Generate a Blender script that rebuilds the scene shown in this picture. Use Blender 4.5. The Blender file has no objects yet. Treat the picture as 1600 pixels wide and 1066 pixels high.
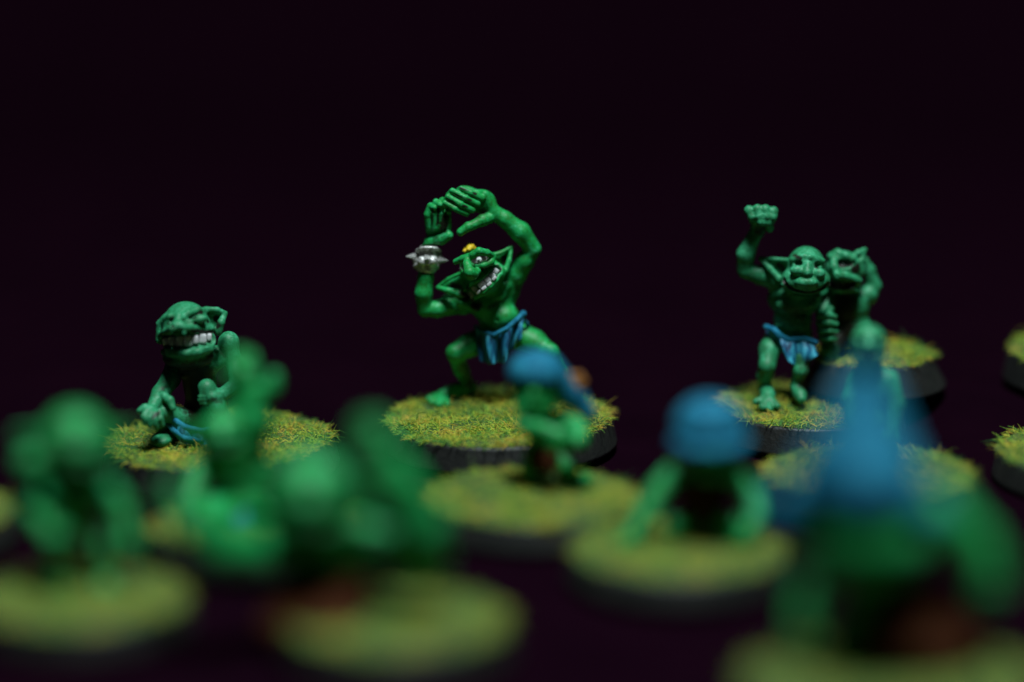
import bpy, bmesh, math, random
import numpy as np
from mathutils import Vector, Matrix, Euler
random.seed(7); rng = np.random.default_rng(7)
R = math.radians
SC = bpy.context.scene
COL = SC.collection
# ---------------------------------------------------------------- units: one Blender unit is one centimetre
SC.unit_settings.scale_length = 0.01
# ---------------------------------------------------------------- camera
FPX = 5200.0                     # focal length in photograph pixels (1600 wide)
PITCH = math.atan(1213 / FPX)    # looking down
CAM = Vector((0.0, -34.7, 9.5))
cd = bpy.data.cameras.new('camera'); cam = bpy.data.objects.new('camera', cd); COL.objects.link(cam)
cd.sensor_width = 36; cd.lens = FPX / 1600 * 36
cam.location = CAM; cam.rotation_euler = (math.pi / 2 - PITCH, 0, 0)
cd.clip_start = 0.5; cd.clip_end = 500
cd.dof.use_dof = True
cd.dof.focus_distance = 36.35
APERTURE = 2.5                  # lens opening, cm
cd.dof.aperture_fstop = cd.lens / 1000 / APERTURE
cd.dof.aperture_blades = 9
SC.camera = cam
# ---------------------------------------------------------------- world and lamps
W = bpy.data.worlds.new('World'); SC.world = W; W.use_nodes = True
W.node_tree.nodes['Background'].inputs[0].default_value = (0.75, 0.18, 0.75, 1)
W.node_tree.nodes['Background'].inputs[1].default_value = 0.006
def area(name, loc, target, size, power, color):
    l = bpy.data.lights.new(name, 'AREA'); l.shape = 'DISK'; l.size = size; l.energy = power; l.color = color
    o = bpy.data.objects.new(name, l); COL.objects.link(o); o.location = loc
    o.rotation_euler = (Vector(target) - Vector(loc)).to_track_quat('-Z', 'Y').to_euler(); return o
area('overhead_lamp', (4, -17, 58), (0, -3, 0), 15, 49000, (0.84, 1.0, 1.0))
SC.view_settings.view_transform = 'Standard'; SC.view_settings.look = 'None'
SC.view_settings.exposure = 0; SC.view_settings.gamma = 1

# ---------------------------------------------------------------- materials
def mat(name, rough=0.6, metal=0.0, coat=0.0):
    m = bpy.data.materials.new(name); m.use_nodes = True
    b = m.node_tree.nodes['Principled BSDF']
    b.inputs['Roughness'].default_value = rough; b.inputs['Metallic'].default_value = metal
    return m, m.node_tree, b
def N(t, typ, **kw):
    n = t.nodes.new(typ)
    for k, v in kw.items():
        if k in n.inputs: n.inputs[k].default_value = v
        else: setattr(n, k, v)
    return n
def ramp(t, fac, stops):
    r = N(t, 'ShaderNodeValToRGB'); e = r.color_ramp.elements
    while len(e) < len(stops): e.new(0.5)
    for i, (p, c) in enumerate(stops): e[i].position = p; e[i].color = (*c, 1)
    t.links.new(fac, r.inputs[0]); return r.outputs[0]
def noise(t, scale, detail=4, rough=0.6, coord='Object'):
    tc = N(t, 'ShaderNodeTexCoord'); n = N(t, 'ShaderNodeTexNoise', Scale=scale, Detail=detail, Roughness=rough)
    t.links.new(tc.outputs[coord], n.inputs['Vector']); return n.outputs['Fac']
def bump(t, b, fac, dist, strength=1.0):
    n = N(t, 'ShaderNodeBump', Distance=dist, Strength=strength); t.links.new(fac, n.inputs['Height']); t.links.new(n.outputs[0], b.inputs['Normal'])
def painted(name, stops, scale=6, rough=0.55, bscale=40, bdist=0.006, fine=0.0):
    m, t, b = mat(name, rough)
    f1 = noise(t, scale, 6, 0.7)
    if fine:
        a = N(t, 'ShaderNodeMath', operation='MULTIPLY'); t.links.new(noise(t, scale*5, 5, 0.7), a.inputs[0]); a.inputs[1].default_value = fine
        c = N(t, 'ShaderNodeMath', operation='MULTIPLY_ADD'); t.links.new(f1, c.inputs[0]); c.inputs[1].default_value = 1-fine; t.links.new(a.outputs[0], c.inputs[2]); f1 = c.outputs[0]
    t.links.new(ramp(t, f1, stops), b.inputs['Base Color'])
    bump(t, b, noise(t, bscale, 3), bdist, 0.8)
    return m
M = {}
M['skin'] = painted('green_paint', [(0.34, (0.020, 0.07, 0.014)), (0.43, (0.009, 0.22, 0.035)), (0.55, (0.010, 0.35, 0.092)), (0.66, (0.085, 0.56, 0.29))], 5, 0.48, fine=0.5)
M['skin_dull'] = painted('dull_green_paint', [(0.30, (0.030, 0.075, 0.030)), (0.5, (0.018, 0.23, 0.095)), (0.66, (0.080, 0.48, 0.26))], 5, 0.5, fine=0.5)
for key in ('skin', 'skin_dull'):              # the painter's brown-black wash, brushed on where the sculpt says
    t = M[key].node_tree; b = t.nodes['Principled BSDF']
    src = b.inputs['Base Color'].links[0].from_socket
    at = N(t, 'ShaderNodeAttribute'); at.attribute_name = 'wash'
    nz = noise(t, 26, 3)
    mu = N(t, 'ShaderNodeMath', operation='MULTIPLY_ADD'); t.links.new(nz, mu.inputs[0]); mu.inputs[1].default_value = 0.9; mu.inputs[2].default_value = -0.45
    ad = N(t, 'ShaderNodeMath', operation='ADD'); t.links.new(at.outputs['Fac'], ad.inputs[0]); t.links.new(mu.outputs[0], ad.inputs[1])
    fc = ramp(t, ad.outputs[0], [(0.30, (0, 0, 0)), (0.70, (1, 1, 1))])
    mx = N(t, 'ShaderNodeMix', data_type='RGBA'); t.links.new(fc, mx.inputs[0]); t.links.new(src, mx.inputs[6])
    b.inputs['Specular IOR Level'].default_value = 0.38
    mx.inputs[7].default_value = (0.014, 0.011, 0.007, 1); t.links.new(mx.outputs[2], b.inputs['Base Color'])
M['blue'] = painted('blue_paint', [(0.3, (0.006, 0.068, 0.15)), (0.5, (0.010, 0.155, 0.27)), (0.7, (0.030, 0.26, 0.38))], 7, 0.5)
m, t, b = mat('blue_streaked_paint', 0.5)          # brush strokes run down the cloth
tc = N(t, 'ShaderNodeTexCoord'); mp = N(t, 'ShaderNodeMapping'); mp.inputs['Scale'].default_value = (1, 1, 0.16); t.links.new(tc.outputs['Object'], mp.inputs[0])
nn = N(t, 'ShaderNodeTexNoise', Scale=20, Detail=4, Roughness=0.6); t.links.new(mp.outputs[0], nn.inputs['Vector'])
t.links.new(ramp(t, nn.outputs['Fac'], [(0.38, (0.003, 0.030, 0.085)), (0.50, (0.008, 0.15, 0.29)), (0.62, (0.05, 0.40, 0.56))]), b.inputs['Base Color'])
bump(t, b, nn.outputs['Fac'], 0.012, 0.6); M['blue_cloth'] = m
M['yellow'] = painted('yellow_paint', [(0.3, (0.55, 0.33, 0.01)), (0.7, (0.85, 0.58, 0.02))], 9, 0.5)
M['orange'] = painted('orange_paint', [(0.3, (0.30, 0.10, 0.02)), (0.7, (0.48, 0.19, 0.04))], 9, 0.5)
M['brown'] = painted('brown_paint', [(0.3, (0.028, 0.008, 0.003)), (0.7, (0.070, 0.018, 0.005))], 6, 0.6)
M['teeth'] = painted('ivory_paint', [(0.3, (0.60, 0.58, 0.60)), (0.7, (0.92, 0.92, 0.95))], 14, 0.3, 60, 0.003)
M['eye'] = painted('eye_white_paint', [(0.3, (0.65, 0.7, 0.7)), (0.7, (0.85, 0.85, 0.85))], 14, 0.3)
M['brown'].node_tree.nodes['Principled BSDF'].inputs['Specular IOR Level'].default_value = 0.12
M['blue'].node_tree.nodes['Principled BSDF'].inputs['Specular IOR Level'].default_value = 0.15
M['blue'].node_tree.nodes['Principled BSDF'].inputs['Roughness'].default_value = 0.7
M['brown'].node_tree.nodes['Principled BSDF'].inputs['Roughness'].default_value = 0.9
M['black'] = painted('black_paint', [(0.3, (0.008, 0.007, 0.008)), (0.7, (0.02, 0.015, 0.016))], 8, 0.35)
M['stone'] = painted('pale_stone', [(0.3, (0.25, 0.24, 0.21)), (0.7, (0.48, 0.46, 0.42))], 9, 0.8)
M['rim'] = painted('charcoal_rim_paint', [(0.3, (0.010, 0.010, 0.010)), (0.55, (0.016, 0.016, 0.015)), (0.75, (0.032, 0.030, 0.027))], 3.5, 0.5, 18, 0.01)
M['mat'] = painted('flock_mat', [(0.30, (0.016, 0.045, 0.012)), (0.45, (0.035, 0.085, 0.014)), (0.58, (0.085, 0.12, 0.018)), (0.72, (0.17, 0.14, 0.02))], 3.2, 0.9, 30, 0.03)
m, t, b = mat('steel_paint', 0.42, 0.55)
t.links.new(ramp(t, noise(t, 22, 6, 0.8), [(0.36, (0.05, 0.042, 0.035)), (0.46, (0.45, 0.43, 0.41)), (0.58, (0.95, 0.95, 0.95))]), b.inputs['Base Color'])
bump(t, b, noise(t, 30, 4), 0.012); M['steel'] = m
# grass fibres: a colour of its own for every fibre, drifting over the base
m, t, b = mat('static_grass', 0.6)
g = N(t, 'ShaderNodeNewGeometry')
mm = N(t, 'ShaderNodeMath', operation='MULTIPLY'); mm.inputs[1].default_value = 0.55; t.links.new(g.outputs['Random Per Island'], mm.inputs[0])
ma = N(t, 'ShaderNodeMath', operation='MULTIPLY_ADD'); ma.inputs[1].default_value = 1.25; t.links.new(noise(t, 2.6, 3), ma.inputs[0]); t.links.new(mm.outputs[0], ma.inputs[2])
sc = N(t, 'ShaderNodeMath', operation='MULTIPLY'); t.links.new(ma.outputs[0], sc.inputs[0]); sc.inputs[1].default_value = 0.85; ma = sc
t.links.new(ramp(t, ma.outputs[0], [(0.42, (0.012, 0.09, 0.028)), (0.56, (0.045, 0.22, 0.030)), (0.70, (0.20, 0.40, 0.030)), (0.86, (0.52, 0.54, 0.040)), (0.98, (0.62, 0.42, 0.05))]), b.inputs['Base Color'])
b.inputs['Subsurface Weight'].default_value = 0.0
M['grass'] = m
m, t, b = mat('black_cloth', 0.95)
t.links.new(ramp(t, noise(t, 0.8, 5), [(0.3, (0.0050, 0.0010, 0.0036)), (0.7, (0.0072, 0.0014, 0.0048))]), b.inputs['Base Color'])
b.inputs['Specular IOR Level'].default_value = 0.0
bump(t, b, noise(t, 25, 4), 0.02, 0.5); M['cloth'] = m

# ---------------------------------------------------------------- object helpers
def mesh_obj(name, verts, faces, material, parent=None, smooth=True, kind=None):
    me = bpy.data.meshes.new(name); me.from_pydata(verts, [], faces)
    me.materials.append(material)
    if smooth: me.polygons.foreach_set('use_smooth', [True] * len(me.polygons))
    o = bpy.data.objects.new(name, me); COL.objects.link(o); o.parent = parent
    if kind: o['kind'] = kind
    return o
def np_mesh(name, V, Q, material, parent=None, kind=None):
    me = bpy.data.meshes.new(name); n = Q.shape[1]
    me.vertices.add(len(V)); me.vertices.foreach_set('co', V.astype(np.float32).ravel())
    me.loops.add(Q.size); me.loops.foreach_set('vertex_index', Q.astype(np.int32).ravel())
    me.polygons.add(len(Q)); me.polygons.foreach_set('loop_start', np.arange(0, Q.size, n, dtype=np.int32))
    me.polygons.foreach_set('use_smooth', np.ones(len(Q), bool))
    me.update(calc_edges=True); me.validate()
    me.materials.append(material)
    o = bpy.data.objects.new(name, me); COL.objects.link(o); o.parent = parent
    if kind: o['kind'] = kind
    return o
def share(name, me, parent, loc, rot=(0, 0, 0), scale=(1, 1, 1)):
    o = bpy.data.objects.new(name, me); COL.objects.link(o); o.parent = parent
    o.location = loc; o.rotation_euler = rot; o.scale = scale; return o

# ---------------------------------------------------------------- sculpting volume: shapes are blended into a distance field, then skinned
def surface_nets(v, org, h):
    s = v < 0
    c = [s[i:s.shape[0]-1+i, j:s.shape[1]-1+j, k:s.shape[2]-1+k] for i in (0, 1) for j in (0, 1) for k in (0, 1)]
    cnt = np.zeros(c[0].shape, np.int8)
    for a in c: cnt += a
    act = (cnt > 0) & (cnt < 8)
    I, J, K = np.nonzero(act)
    idx = np.full(act.shape, -1, np.int64); idx[I, J, K] = np.arange(len(I))
    acc = np.zeros((len(I), 3)); w = np.zeros(len(I))
    offs = [(i, j, k) for i in (0, 1) for j in (0, 1) for k in (0, 1)]
    for a in offs:
        for ax in range(3):
            if a[ax]: continue
            bb = list(a); bb[ax] = 1
            va = v[I+a[0], J+a[1], K+a[2]]; vb = v[I+bb[0], J+bb[1], K+bb[2]]
            m_ = (va < 0) != (vb < 0)
            tt = np.where(m_, va / np.where(m_, va - vb, 1), 0)
            p = np.tile(np.array(a, float), (len(I), 1)); p[:, ax] = tt
            acc += p * m_[:, None]; w += m_
    V = (np.stack([I, J, K], 1) + acc / w[:, None]) * h + org
    Q = []
    for ax in range(3):
        o1, o2 = [(1, 2), (2, 0), (0, 1)][ax]
        sl0 = [slice(1, -1)] * 3; sl1 = [slice(1, -1)] * 3
        sl0[ax] = slice(0, -1); sl1[ax] = slice(1, None)
        a = s[tuple(sl0)]; bq = s[tuple(sl1)]
        P_ = np.stack(np.nonzero(a != bq), 1)
        if not len(P_): continue
        flip = a[P_[:, 0], P_[:, 1], P_[:, 2]]
        base = P_.copy(); base[:, o1] += 1; base[:, o2] += 1
        def at(d1, d2):
            q = base.copy(); q[:, o1] += d1; q[:, o2] += d2
            return idx[q[:, 0], q[:, 1], q[:, 2]]
        q = np.stack([at(-1, -1), at(0, -1), at(0, 0), at(-1, 0)], 1)
        q[~flip] = q[~flip][:, ::-1]
        Q.append(q)
    return V, np.concatenate(Q)

class Sculpt:
    """px: measurements along the picture plane at the figure's own distance, depth away from the viewer"""
    def __init__(self, fig, x0, x1, ytop, ybot, d0, d1, h=2.0):
        self.f = fig; self.h = h
        a = fig.P(x0, ybot, d1); b_ = fig.P(x1, ytop, d0)
        self.o = np.array([a[0], d0, min(a[2], -6)]); e = np.array([b_[0], d1, b_[2]])
        self.n = np.ceil((e - self.o) / h).astype(int) + 1
        self.ax = [self.o[i] + h * np.arange(self.n[i], dtype=np.float32) for i in range(3)]
        self.v = np.full(self.n, 24.0, np.float32); self.w = []
    def _box(self, lo, hi, pad):
        a = np.clip(np.floor((lo - pad - self.o) / self.h).astype(int), 0, self.n)
        b_ = np.clip(np.ceil((hi + pad - self.o) / self.h).astype(int) + 1, 0, self.n)
        if (b_ - a).min() <= 0: return None
        sl = tuple(slice(a[i], b_[i]) for i in range(3))
        g = [self.ax[0][sl[0]][:, None, None], self.ax[1][sl[1]][None, :, None], self.ax[2][sl[2]][None, None, :]]
        return sl, g
    def _mix(self, sl, d, k, cut):
        a = self.v[sl]
        if cut:
            d = -d; h = np.maximum(k - np.abs(a - d), 0) / k if k else 0
            self.v[sl] = np.maximum(a, d) + (h * h * k * 0.25 if k else 0)
        else:
            h = np.maximum(k - np.abs(a - d), 0) / k if k else 0
            self.v[sl] = np.minimum(a, d) - (h * h * k * 0.25 if k else 0)
    def pt(self, p): return p if isinstance(p, np.ndarray) else self.f.P(*p)
    def cone(self, p, r1, q, r2, k=4, cut=False):
        p = self.pt(p); q = self.pt(q); rm = max(r1, r2)
        bx = self._box(np.minimum(p, q), np.maximum(p, q), rm + k + 2 * self.h + 3)
        if bx is None: return
        sl, g = bx; d = q - p; L2 = max(float(d @ d), 1e-6)
        px = [g[i] - p[i] for i in range(3)]
        t_ = np.clip((px[0]*d[0] + px[1]*d[1] + px[2]*d[2]) / L2, 0, 1)
        dist = np.sqrt((px[0]-t_*d[0])**2 + (px[1]-t_*d[1])**2 + (px[2]-t_*d[2])**2) - (r1 + (r2 - r1) * t_)
        self._mix(sl, dist, k, cut)
    def chain(self, pts, k=4, cut=False):
        for (a, ra), (b_, rb) in zip(pts[:-1], pts[1:]): self.cone(a, ra, b_, rb, k, cut)
    def ell(self, c, r, roll=0, yaw=0, pitch=0, k=4, cut=False):
        """r = (half width, half depth, half height); roll turns counter-clockwise in the picture"""
        c = self.pt(c); rm = max(r)
        bx = self._box(c, c, rm + k + 2 * self.h + 2)
        if bx is None: return
        sl, g = bx
        m_ = (Matrix.Rotation(R(yaw), 3, 'Z') @ Matrix.Rotation(-R(roll), 3, 'Y') @ Matrix.Rotation(R(pitch), 3, 'X'))
        m_ = np.array(m_).T
        p = [g[i] - c[i] for i in range(3)]
        q = [m_[i][0]*p[0] + m_[i][1]*p[1] + m_[i][2]*p[2] for i in range(3)]
        k0 = np.sqrt(sum((q[i]/r[i])**2 for i in range(3))); k1 = np.sqrt(sum((q[i]/r[i]**2)**2 for i in range(3))) + 1e-6
        self._mix(sl, k0 * (k0 - 1) / k1, k, cut)
    def tri(self, a, b_, c, r, k=3, cut=False):
        a, b_, c = [self.pt(x) for x in (a, b_, c)]
        bx = self._box(np.minimum(np.minimum(a, b_), c), np.maximum(np.maximum(a, b_), c), r + k + 2 * self.h + 2)
        if bx is None: return
        sl, g = bx
        def dot(u, v): return u[0]*v[0] + u[1]*v[1] + u[2]*v[2]
        nor = np.cross(b_ - a, a - c); ins = 0; es = []
        for p0, p1 in ((a, b_), (b_, c), (c, a)):
            e = p1 - p0; w = [g[i] - p0[i] for i in range(3)]
            ins = ins + np.sign(dot(np.cross(e, nor), w))
            t_ = np.clip(dot(e, w) / float(e @ e), 0, 1)
            es.append((w[0]-t_*e[0])**2 + (w[1]-t_*e[1])**2 + (w[2]-t_*e[2])**2)
        w = [g[i] - a[i] for i in range(3)]
        pl = dot(nor, w)**2 / float(nor @ nor)
        d2 = np.where(ins < 2, np.minimum(np.minimum(es[0], es[1]), es[2]), pl)
        self._mix(sl, np.sqrt(d2) - r, k, cut)
    def surf(self, x, y, off=0, far=400):
        """the point where the line of sight through (x, y) meets the shape so far, sunk by off"""
        ds = np.arange(self.o[1], self.ax[1][-1], 1.0)
        P_ = np.stack([self.f.P(x, y, d) for d in ds])
        ii = np.rint((P_ - self.o) / self.h).astype(int)
        ok = ((ii >= 0) & (ii < self.n)).all(1)
        val = np.full(len(ds), 9.0); q = ii[ok]; val[ok] = self.v[q[:, 0], q[:, 1], q[:, 2]]
        hit = np.nonzero(val < 0)[0]
        if not len(hit): return self.f.P(x, y, ds[int(np.argmin(val))] + off)   # just off the outline: the nearest pass
        return self.f.P(x, y, ds[hit[0]] + off)
    def s(self, x, y, off=0): return self.surf(x, y, off)
    def wash(self, pts, r, amt=1.0):
        """brush thin brown paint along a line of points"""
        self.w.append(([self.pt(p) for p in pts], r, amt))
    def build(self, name, material, parent=None):
        v = self.v.copy()
        for a in range(3):                     # close the mesh at the box
            sl = [slice(None)] * 3; sl[a] = 0; v[tuple(sl)] = 9; sl[a] = -1; v[tuple(sl)] = 9
        V, Q = surface_nets(v, self.o, self.h)
        w = np.zeros(len(V))
        for pts, r, amt in self.w:
            if len(pts) == 1: pts = pts*2
            for p, q in zip(pts[:-1], pts[1:]):
                d = q-p; t_ = np.clip(((V-p) @ d)/max(float(d @ d), 1e-6), 0, 1)
                dist = np.linalg.norm(V-p-t_[:, None]*d, axis=1)
                w = np.maximum(w, amt*np.clip(1.4-dist/r, 0, 1))
        o = np_mesh(name, self.f.L(V), Q, material, parent)
        if self.w:
            a = o.data.attributes.new('wash', 'FLOAT', 'POINT')
            if len(a.data) == len(w): a.data.foreach_set('value', w.astype(np.float32))
        return o

class Figure:
    def __init__(self, cx, cy, ground=0.0, hb=42.0, tilt=(0, 0)):
        """cx, cy: the middle of the base's top in the photograph; hb: base height in px"""
        self.cx, self.cy, self.hb = cx, cy, hb
        cp, sp = math.cos(PITCH), math.sin(PITCH)
        ray = Vector(((cx - 800) / FPX, cp - (cy - 533) / FPX * -sp * -1, -sp - (cy - 533) / FPX * cp))
        ray = Vector(((cx - 800) / FPX, cp + (533 - cy) / FPX * sp, -sp + (533 - cy) / FPX * cp))
        # distance along the optical axis sets the scale; base height depends on it, so iterate
        s = 0.0067
        for _ in range(4):
            z = ground + hb * s; T = (z - CAM.z) / ray.z; s = T / FPX
        self.s = s                             # cm per px at the figure
        top = CAM + ray * T
        hor = math.hypot(top.x - CAM.x, top.y - CAM.y)
        self.th = math.atan2(CAM.z - top.z, hor)
        self.root = bpy.data.objects.new('goblin_figurine', None); COL.objects.link(self.root)
        self.root.empty_display_size = 0.5
        self.root.location = (top.x, top.y, ground)
        self.root.rotation_euler = (R(tilt[0]), R(tilt[1]), -math.atan2(top.x - CAM.x, top.y - CAM.y))
    def P(self, x, y, d):
        return np.array([x - self.cx, d, ((self.cy - y) - d * math.sin(self.th)) / math.cos(self.th)])
    def L(self, V):                            # px -> local cm, base height added
        V = np.asarray(V, float) * self.s
        V[..., 2] += self.hb * self.s; return V
    def tag(self, label, group=None, cat='figurine', name=None):
        self.root['label'] = label; self.root['category'] = cat
        if group: self.root['group'] = group
        if name: self.root.name = name

# ---------------------------------------------------------------- flocked bases
def lathe(prof, seg=72):
    V = []; F = []
    for r, z in prof:
        for i in range(seg): a = 2*math.pi*i/seg; V.append((r*math.cos(a), r*math.sin(a), z))
    for j in range(len(prof)-1):
        for i in range(seg):
            F.append((j*seg+i, j*seg+(i+1) % seg, (j+1)*seg+(i+1) % seg, (j+1)*seg+i))
    F.append(tuple(range(seg-1, -1, -1))); F.append(tuple((len(prof)-1)*seg+i for i in range(seg)))
    return V, F
def hnoise(x, y, seed):
    r_ = np.random.default_rng(seed); z = 0
    for i in range(7):
        kx, ky = r_.normal(0, 1.0 + i*0.9, 2); z = z + np.sin(kx*x + ky*y + r_.uniform(0, 6.3)) / (1 + i*0.6)
    return z
def make_base(fig, wt, wb, seed=1, fibres=5000, mounds=(), fib_len=14.5, bare=()):
    """wt, wb: top and bottom widths in px. mounds: (x, y, radius, height) in px about the middle, y away"""
    s = fig.s; rt, rb, hb = wt/2*s, wb/2*s, fig.hb*s
    bev = 4*s
    V, F = lathe([(rb-2*bev, 0.0), (rb-bev*0.6, 0.0), (rb, bev*0.7), (rb-bev*0.2, bev*1.6), (rt+bev*0.35, hb-bev*1.2), (rt, hb-bev*0.4), (rt-bev*0.8, hb)])
    base = mesh_obj('base', V, F, M['rim'], fig.root, smooth=True)
    for p in base.data.polygons:
        if len(p.vertices) > 4: p.use_smooth = False
    # lumpy mat glued on top
    def height(x, y):
        rr = np.sqrt(x*x + y*y) / (wt/2)
        z = 3.0 + 1.3*hnoise(x/26, y/26, seed) + 0.8*hnoise(x/10, y/10, seed+5)
        for mx, my, mr, mh in mounds: z = z + mh*np.exp(-((x-mx)**2+(y-my)**2)/mr**2)
        return np.maximum(z, 0.5) * np.clip((1.0-rr)/0.06, 0, 1)**0.5
    nr, ns = 34, 110
    wob = 1 + 0.018*hnoise(np.cos(np.arange(ns)*2*np.pi/ns)*3, np.sin(np.arange(ns)*2*np.pi/ns)*3, seed+9)
    rows = []
    for j in range(nr+1):
        rr = (wt/2-2.0) * (j/nr)**0.8 * (1+(wob-1)*(j/nr)**4)
        a = np.arange(ns)*2*np.pi/ns; x = rr*np.cos(a); y = rr*np.sin(a)
        z = height(x, y) if j < nr else np.full(ns, -0.6)
        rows.append(np.stack([x, y, z], 1))
    V = np.concatenate(rows)
    i = np.arange(ns); i2 = (i+1) % ns
    Q = np.concatenate([np.stack([j*ns+i, (j+1)*ns+i, (j+1)*ns+i2, j*ns+i2], 1) for j in range(nr)])
    matm = np_mesh('flock_mat', fig.L(V), Q, M['mat'], base, kind='stuff')
    if fibres:
        r_ = np.random.default_rng(seed+50); n = fibres
        rad = wt/2*np.sqrt(r_.uniform(0, 1, n))*1.0; a = r_.uniform(0, 2*np.pi, n)
        x = rad*np.cos(a); y = rad*np.sin(a)
        keep = (hnoise(x/20, y/20, seed+3) + r_.normal(0, 0.7, n)) > -0.85
        for bx, by, br in bare: keep &= (x-bx)**2+(y-by)**2 > br**2
        x, y = x[keep], y[keep]; n = len(x)
        rr = np.sqrt(x*x+y*y)/(wt/2)
        z = height(x, y)-0.5
        az = r_.uniform(0, 2*np.pi, n) + 0; el = np.abs(r_.normal(0.30, 0.42, n)); el = np.clip(el, 0.0, 1.35)
        edge = rr > 0.93
        ao = np.arctan2(y, x); az = np.where(edge & (r_.uniform(0, 1, n) < 0.7), ao+r_.normal(0, 0.7, n), az)
        ln = fib_len*r_.uniform(0.5, 1.45, n)*np.where(r_.uniform(0, 1, n) < 0.07, 1.7, 1.0)
        ln *= np.where(edge, 0.9, 1.0)*(1+0.22*np.clip(hnoise(x/16, y/16, seed+7), -1.5, 1.5))
        d0 = np.stack([np.cos(az)*np.cos(el), np.sin(az)*np.cos(el), np.sin(el)], 1)
        bend = r_.uniform(-0.7, 0.7, n); az2 = az+bend; el2 = el - r_.uniform(0.1, 0.9, n)
        d1 = np.stack([np.cos(az2)*np.cos(el2), np.sin(az2)*np.cos(el2), np.sin(el2)], 1)
        p0 = np.stack([x, y, z], 1); p1 = p0+d0*ln[:, None]*0.5; p2 = p1+d1*ln[:, None]*0.5
        p2[:, 2] = np.where(edge, p2[:, 2], np.maximum(p2[:, 2], height(p2[:, 0], p2[:, 1])*0.5+0.8))
        w = r_.uniform(0.45, 0.80, n)[:, None]
        side = np.stack([-np.sin(az), np.cos(az), np.zeros(n)], 1); up = np.cross(d0, side)
        ring = lambda p, k: [p+side*w*k, p-side*w*k*0.5+up*w*k*0.87, p-side*w*k*0.5-up*w*k*0.87]
        V = np.stack(ring(p0, 1)+ring(p1, 0.9)+ring(p2, 0.35), 1).reshape(-1, 3)
        Q = []
        for lv in (0, 3):
            for q in range(3):
                q2 = (q+1) % 3; Q.append([lv+q, lv+q2, lv+3+q2, lv+3+q])
        Q = (np.array(Q)[None] + (np.arange(n)*9)[:, None, None]).reshape(-1, 4)
        np_mesh('static_grass', fig.L(V), Q, M['grass'], base, kind='stuff')
    return base

# ---------------------------------------------------------------- small parts
def rounded_box_mesh(name, material, bev=0.28):
    bm = bmesh.new(); bmesh.ops.create_cube(bm, size=1.0)
    bmesh.ops.bevel(bm, geom=bm.edges[:], offset=bev, segments=3, profile=0.6, affect='EDGES')
    me = bpy.data.meshes.new(name); bm.to_mesh(me); bm.free()
    me.polygons.foreach_set('use_smooth', [True]*len(me.polygons)); me.materials.append(material); return me
def ball_mesh(name, material):
    bm = bmesh.new(); bmesh.ops.create_uvsphere(bm, u_segments=20, v_segments=14, radius=1.0)
    me = bpy.data.meshes.new(name); bm.to_mesh(me); bm.free()
    me.polygons.foreach_set('use_smooth', [True]*len(me.polygons)); me.materials.append(material); return me
def spike_mesh(name, material):
    V, F = lathe([(1.0, 0.0), (0.95, 0.12), (0.72, 0.45), (0.40, 0.8), (0.12, 1.0), (0.02, 1.04)], 20)
    me = bpy.data.meshes.new(name); me.from_pydata(V, [], F); me.materials.append(material)
    me.polygons.foreach_set('use_smooth', [True]*len(me.polygons)); return me
TOOTH = rounded_box_mesh('tooth', M['teeth']); EYE = ball_mesh('eye', M['eye']); PUPIL = ball_mesh('pupil', M['black']); SPIKE = spike_mesh('spike', M['steel'])
def tooth(fig, parent, p, w, h, d, roll=0, yaw=0):
    p = fig.L(np.array(p)); s = fig.s
    return share('tooth', TOOTH, parent, p, (0, -R(roll), R(yaw)), (w*s, d*s, h*s))
def eye(fig, parent, p, r, look=(0, -1, 0), pr=0.42, white=True):
    s = fig.s; c = fig.L(np.array(p)); e = share('eye', EYE, parent, c, (0, 0, 0), (r*s,)*3)
    lk = Vector(look).normalized()
    share('pupil', PUPIL, parent, Vector(c)+lk*(r*s*0.72), (0, 0, 0), (r*s*pr,)*3)
    return e
def cloth(fig, parent, top, bot, folds=4, amp=4, thick=3.0, nu=48, nv=26, name='loincloth', material=None, phase=0.0, flare=1.0, hem=3.0):
    """a hanging cloth between a top line and a bottom line of (x, y, depth) points"""
    def curve(pts, t_):
        pts = np.array([fig.P(*p) for p in pts]); f = t_*(len(pts)-1); i = np.clip(f.astype(int), 0, len(pts)-2); u = (f-i)[:, None]
        p0 = pts[np.maximum(i-1, 0)]; p1 = pts[i]; p2 = pts[i+1]; p3 = pts[np.minimum(i+2, len(pts)-1)]
        return 0.5*((2*p1)+(-p0+p2)*u+(2*p0-5*p1+4*p2-p3)*u*u+(-p0+3*p1-3*p2+p3)*u**3)
    t_ = np.linspace(0, 1, nu); a = curve(top, t_); c = curve(bot, t_); V = []
    for j in range(nv):
        v = j/(nv-1); g_ = a*(1-v)+c*v
        fold = np.sin(t_*folds*2*np.pi+phase+0.5*np.sin(v*3)) + 0.35*np.sin(t_*folds*4.3*np.pi+phase*2+v)
        g_[:, 1] += -fold*amp*(0.35+0.65*v*flare) - 3.0*math.sin(v*math.pi)
        g_[:, 2] += fold*hem*0.3*v
        V.append(g_)
    V = np.concatenate(V); n0 = len(V)
    Vb = V.copy(); Vb[:, 1] += thick
    i = np.arange(nu-1); F = []
    for j in range(nv-1):
        q = np.stack([j*nu+i, (j+1)*nu+i, (j+1)*nu+i+1, j*nu+i+1], 1); F.append(q); F.append(q[:, ::-1]+n0)
    for line in (np.arange(nu), np.arange(nu)[::-1]+(nv-1)*nu, (np.arange(nv)*nu)[::-1], np.arange(nv)*nu+nu-1):
        F.append(np.stack([line[:-1], line[1:], line[1:]+n0, line[:-1]+n0], 1))
    o = np_mesh(name, fig.L(np.concatenate([V, Vb])), np.concatenate(F), material or M['blue_cloth'], parent)
    sd = o.modifiers.new('soft', 'SUBSURF'); sd.levels = 1; sd.render_levels = 1
    return o
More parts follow.
